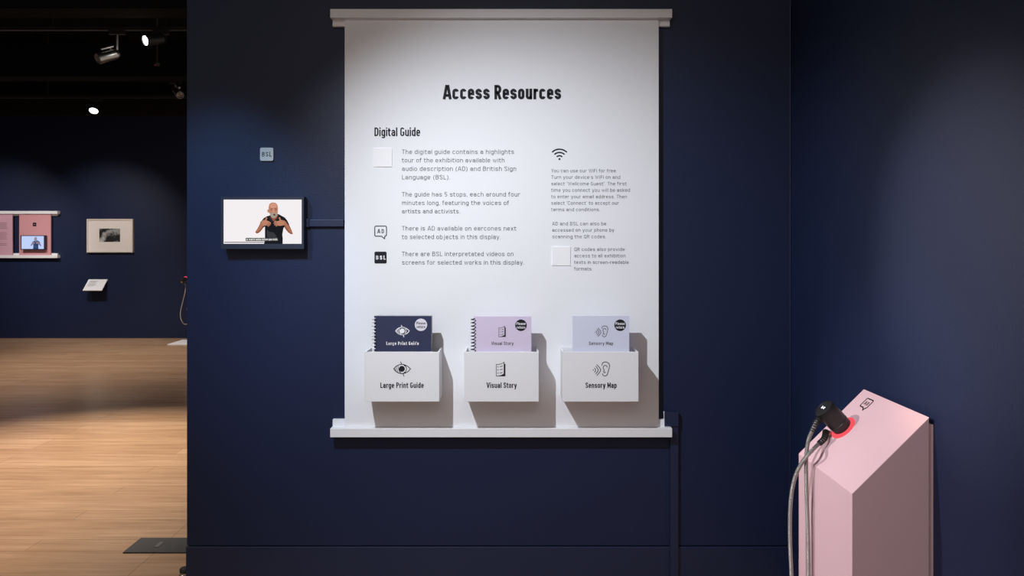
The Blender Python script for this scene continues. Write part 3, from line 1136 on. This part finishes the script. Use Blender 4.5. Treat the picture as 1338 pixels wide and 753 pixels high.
TOF = lambda x, y: (27.9 + (x - 82) / 1050 * 29.3, 308.6 + (y - 112) / 594 * 16.8)
signer(fs, None, TOF, TF + 0.004, lambda c: (c[0] * 0.55 + 0.02, c[1] * 0.8 + 0.05, c[2] * 1.0 + 0.14), False)

# framed picture
PF = FAR - 0.045
p0, p1 = at(113.2, 286.2, PF), at(173.3, 330.0, PF)
pic = thing('framed_photograph', 'pale framed black and white photograph on the far navy wall', 'picture', ((p0.x + p1.x) / 2, FAR, p1.z))
w_ = 0.018
fm = MB()
fm.box((p0.x, PF, p0.z - w_), (p1.x, FAR, p0.z)).box((p0.x, PF, p1.z), (p1.x, FAR, p1.z + w_))
fm.box((p0.x, PF, p1.z + w_), (p0.x + w_, FAR, p0.z - w_)).box((p1.x - w_, PF, p1.z + w_), (p1.x, FAR, p0.z - w_))
fm.build('frame', M_FRAME, pic)
MB().box((p0.x + w_, PF + 0.012, p1.z + w_), (p1.x - w_, FAR, p0.z - w_)).build('mount', M_MAT, pic)
q0, q1 = at(129.8, 298.8, PF + 0.011), at(156.8, 316.2, PF + 0.011)
MB().box((q0.x, PF + 0.010, q1.z), (q1.x, PF + 0.013, q0.z)).build('print', M_PHOTO, pic)

# sloped label shelf
la, lb = at(115.5, 365.2, FAR - 0.012), at(140.2, 365.2, FAR - 0.012)
lc = at(109.5, 379.6, FAR - 0.16)
lab = thing('caption_shelf', 'sloped white caption panel on the far wall below the framed photograph', 'caption', ((la.x + lb.x) / 2, FAR, lc.z))
wd = lb.x - la.x
T0, T1 = Vector((la.x, FAR - 0.004, la.z)), Vector((lb.x, FAR - 0.004, la.z))
dn = Vector((0, -0.155, lc.z - la.z))
MB().prism([T0, T1, T1 + dn, T0 + dn], (0, 0.006, -0.008)).build('panel', M_CARD, lab)
mb = MB().prism([(la.x + 0.03, FAR, la.z - 0.02), (la.x + 0.03, FAR - 0.11, lc.z + 0.02), (la.x + 0.03, FAR, lc.z + 0.02)], (wd - 0.06, 0, 0))
mb.build('bracket', M_BLACK, lab)
nv = dn.cross(Vector((1, 0, 0))).normalized()
if nv.y > 0:
    nv = -nv
la_ = Art(lambda x, y: T0 + Vector((wd * x, 0, 0)) + dn * y + nv * 0.0012)
for i in range(6):
    la_.line([(0.12, 0.16 + i * 0.09), (0.55 - (i % 2) * 0.08, 0.16 + i * 0.09)], 0.02)
la_.build('small_print', M_GREY, lab)

# pedestal and handset behind the end of the near wall
base_l = on_floor(218.5, 451.2, 0.0)
plx = base_l.x
tag(MB().box((plx, base_l.y, 0), (plx + 1.1, base_l.y + 0.46, 0.012)).build('floor_slab', M_WHITE, None, 0.002), 'thin white plinth on the floor at the back, cut off by the near wall', 'slab')  # thin white box lying flat on the floor
fy = base_l.y + 0.1
px0 = at(246.5, 0, fy).x
pt = thing('audio_pedestal', 'pale pedestal hidden behind the free end of the near wall, with a red lit holder', 'pedestal', (px0 + 0.2, fy + 0.13, 0.012))
MB().prism([Vector((px0, fy, 0.012)), Vector((px0, fy, 0.80)), Vector((px0, fy + 0.22, 0.98)), Vector((px0, fy + 0.22, 0.012))], (0.39, 0, 0)).build('body', M_PINK, pt, 0.0015)
FBASE = at(243.3, 364.6, fy - 0.02)
FN = Vector((-0.30, -0.86, -0.42)).normalized()
FU = FN.cross(Vector((0, 0, 1))).normalized()
FD = FN.cross(FU).normalized()
if FD.z > 0:
    FD = -FD
MB().lathe([(0.012, 0), (0.012, 0.09)], FBASE - FN * 0.02, (1, 0.12, 0), 14).build('holder_arm', M_PINK, pt, smooth=True)
MB().lathe([(0.038, -0.004), (0.038, 0.0015), (0.028, 0.0022)], FBASE, FN, 40).build('light_ring', E_RED, pt, smooth=True)


def far_path(base):
    Yc = base.y - 0.07
    h0 = base + FN * 0.07 + Vector((0, 0, -0.026))
    a_ = [h0, at(242.6, 373.0, Yc), at(242.6, 377, Yc)]
    sock = Vector((px0, fy + 0.05, at(0, 400, fy).z))
    b_ = [sock + Vector((-0.018, 0, 0)), sock + Vector((-0.03, -0.01, -0.01)), sock + Vector((-0.035, -0.02, -0.05))]
    cab = cr3([a_[-1], at(241.4, 384, Yc), at(238.4, 396, Yc), at(235.8, 408, Yc), at(236.4, 417, Yc), at(239.8, 423, Yc), at(244.5, 423.5, Yc), at(247.0, 419, Yc + 0.01), b_[-1]], 8)
    return cab, [cr3(a_, 5), cr3(b_, 5)], sock, Vector((-1, 0, 0))


handset(FBASE, FN, FD, FU, 'tiny black listening handset peeping out beyond the free end of the near wall', far_path, pt)

# floor box lid and door stop beside the near wall
l0, l1 = on_floor(160.2, 723.6), on_floor(183.4, 704.2)
fx = thing('floor_box', 'black rectangular floor box lid set on the oak boards beside the near wall', 'floor box', ((l0.x - 1.3) / 2, (l0.y + l1.y) / 2, 0))
MB().box((l0.x, l0.y, 0), (-1.22, l1.y, 0.006)).build('lid', M_FLOORBOX, fx, 0.002)
hx, hy = on_floor(208, 713.5).x, on_floor(208, 713.5).y
MB().box((hx - 0.012, hy - 0.03, 0.006), (hx + 0.012, hy + 0.03, 0.0075)).build('lift_tab', M_TRACK, fx, 0.001)
ds = thing('door_stop', 'small black round door stop on the floor at the end of the near wall', 'door stop', (at(241.5, 0, WY + 0.055).x, WY + 0.055, 0))
o_ = ds.location
MB().lathe([(0.024, 0), (0.024, 0.004), (0.018, 0.008), (0.018, 0.014)], o_, (0, 0, 1), 28).build('base', M_STEEL, ds, smooth=True)
MB().lathe([(0.018, 0.014), (0.0215, 0.017), (0.0215, 0.030), (0.019, 0.034), (0.012, 0.036)], o_, (0, 0, 1), 28).build('rubber_cap', M_RUB, ds, smooth=True)

# ------------------------------------------------------------------ ceiling tracks and spotlights
TR = [(40.0, 6.4, 'first dark lighting track below the far ceiling, carrying two spotlights'),
      (105.5, 8.5, 'middle dark lighting track below the far ceiling, without any lit lamp'),
      (128.5, 9.5, 'furthest dark lighting track, in front of the back wall')]
for py, Y, lab_ in TR:
    z = at(0, py, Y).z
    t = thing('lighting_track', lab_, 'lighting track', (-5, Y, z), 'lighting tracks')
    MB().box((-9, Y - 0.018, z), (-1.6, Y + 0.018, z + 0.035)).build('rail', M_TRACK, t, 0.003)
    for x in (-8.0, -6.0, -4.0, -2.2):
        MB().lathe([(0.006, 0.035), (0.006, H - z)], (x, Y, z), (0, 0, 1), 8).build('hanger', M_TRACK, t)


def spotlight(Y, track_py, mx_px, pivot, nose, lens_r, body_r, lit, label, steel, group='ceiling spotlights'):
    """track head: adapter on the track, stem, yoke, cylinder from pivot to nose"""
    zt = at(0, track_py, Y).z
    mx_ = at(mx_px, track_py, Y).x
    t = thing('spotlight', label, 'spotlight', (mx_, Y, zt), group)
    m = M_STEEL if steel else M_TRACK
    MB().box((mx_ - 0.07, Y - 0.016, zt - 0.035), (mx_ + 0.07, Y + 0.016, zt)).build('track_adapter', M_TRACK, t, 0.003)
    pv = Vector(pivot)
    ns = Vector(nose)
    MB().tube([(mx_, Y, zt - 0.03), (mx_, Y, pv.z + 0.02), pv], 0.011, 12).build('stem', m, t, smooth=True)
    ax = (ns - pv).normalized()
    L = (ns - pv).length
    MB().lathe([(body_r * 0.55, -0.02), (body_r * 0.9, 0), (body_r, 0.02), (body_r, L * 0.75), (body_r * 1.04, L * 0.76), (body_r * 1.04, L), (body_r * 0.93, L), (body_r * 0.9, L - 0.03)], pv, ax, 28, True, False).build('housing', m, t, smooth=True)
    MB().lathe([(body_r * 0.925, L - 0.012), (body_r * 0.6, L - 0.005), (body_r * 0.2, L - 0.002)], pv, ax, 28).build('lens', E_LAMP if lit else M_GLASS, t, smooth=True)
    if steel:
        up = Vector((0, 0, 0.075))
        MB().tube([pv + up + ax * L * 0.2, pv + up + ax * L * 0.85], 0.013, 10).build('driver_box', m, t, smooth=True)
        MB().box(pv + up * 0.4 + ax * L * 0.3 - Vector((0.008, 0.008, 0)), pv + up + ax * L * 0.3 + Vector((0.008, 0.008, 0))).build('driver_bracket', m, t)
    MB().lathe([(0.02, -0.03), (0.02, 0.03)], pv, ax.orthogonal(), 16).build('pivot_knob', m, t, smooth=True)
    return t


M_GLASS = mat('frosted_lens', (0.25, 0.24, 0.23), 0.25, metal=0.4)
Y1 = 6.4
spotlight(Y1, 40, 153, at(152.5, 70.5, Y1), at(127.5, 77.0, Y1 - 0.12), 0.04, 0.045, False, 'unlit silver cylindrical spotlight hanging from the first track', True)
n2 = at(211.5, 50.5, Y1) + Vector((-0.085, -0.125, -0.05))
spotlight(Y1, 40, 210, at(211.5, 50.5, Y1), n2, 0.045, 0.045, True, 'glowing tilted spotlight on the first track, nearest the wall end', False)
Y3 = 9.5
spotlight(Y3, 128.5, 126, at(124.5, 137.5, Y3), at(122.3, 145.2, Y3 - 0.07), 0.05, 0.055, True, 'glowing spotlight on the furthest track, lowest of the lit lamps', False)
spotlight(8.5, 105.5, 229, at(229, 117, 8.5), at(235.5, 124.5, 8.35), 0.04, 0.04, False, 'dim unlit spotlight on the middle track, close to the wall end', True)
rz = at(205, 86, 7.6)
dt = thing('smoke_detector', 'dark ceiling device with a tiny red pilot light', 'detector', (rz.x, rz.y, H))
MB().lathe([(0.05, 0), (0.05, 0.02), (0.012, 0.03), (0.012, H - rz.z - 0.03), (0.035, H - rz.z - 0.025), (0.03, H - rz.z)], (rz.x, rz.y, H), (0, 0, -1), 20).build('body', M_TRACK, dt, smooth=True)
MB().lathe([(0.007, -0.006), (0.007, 0.003)], (rz.x, rz.y - 0.028, rz.z + 0.006), (0, -1, 0), 12).build('pilot_light', E_REDDOT, dt)
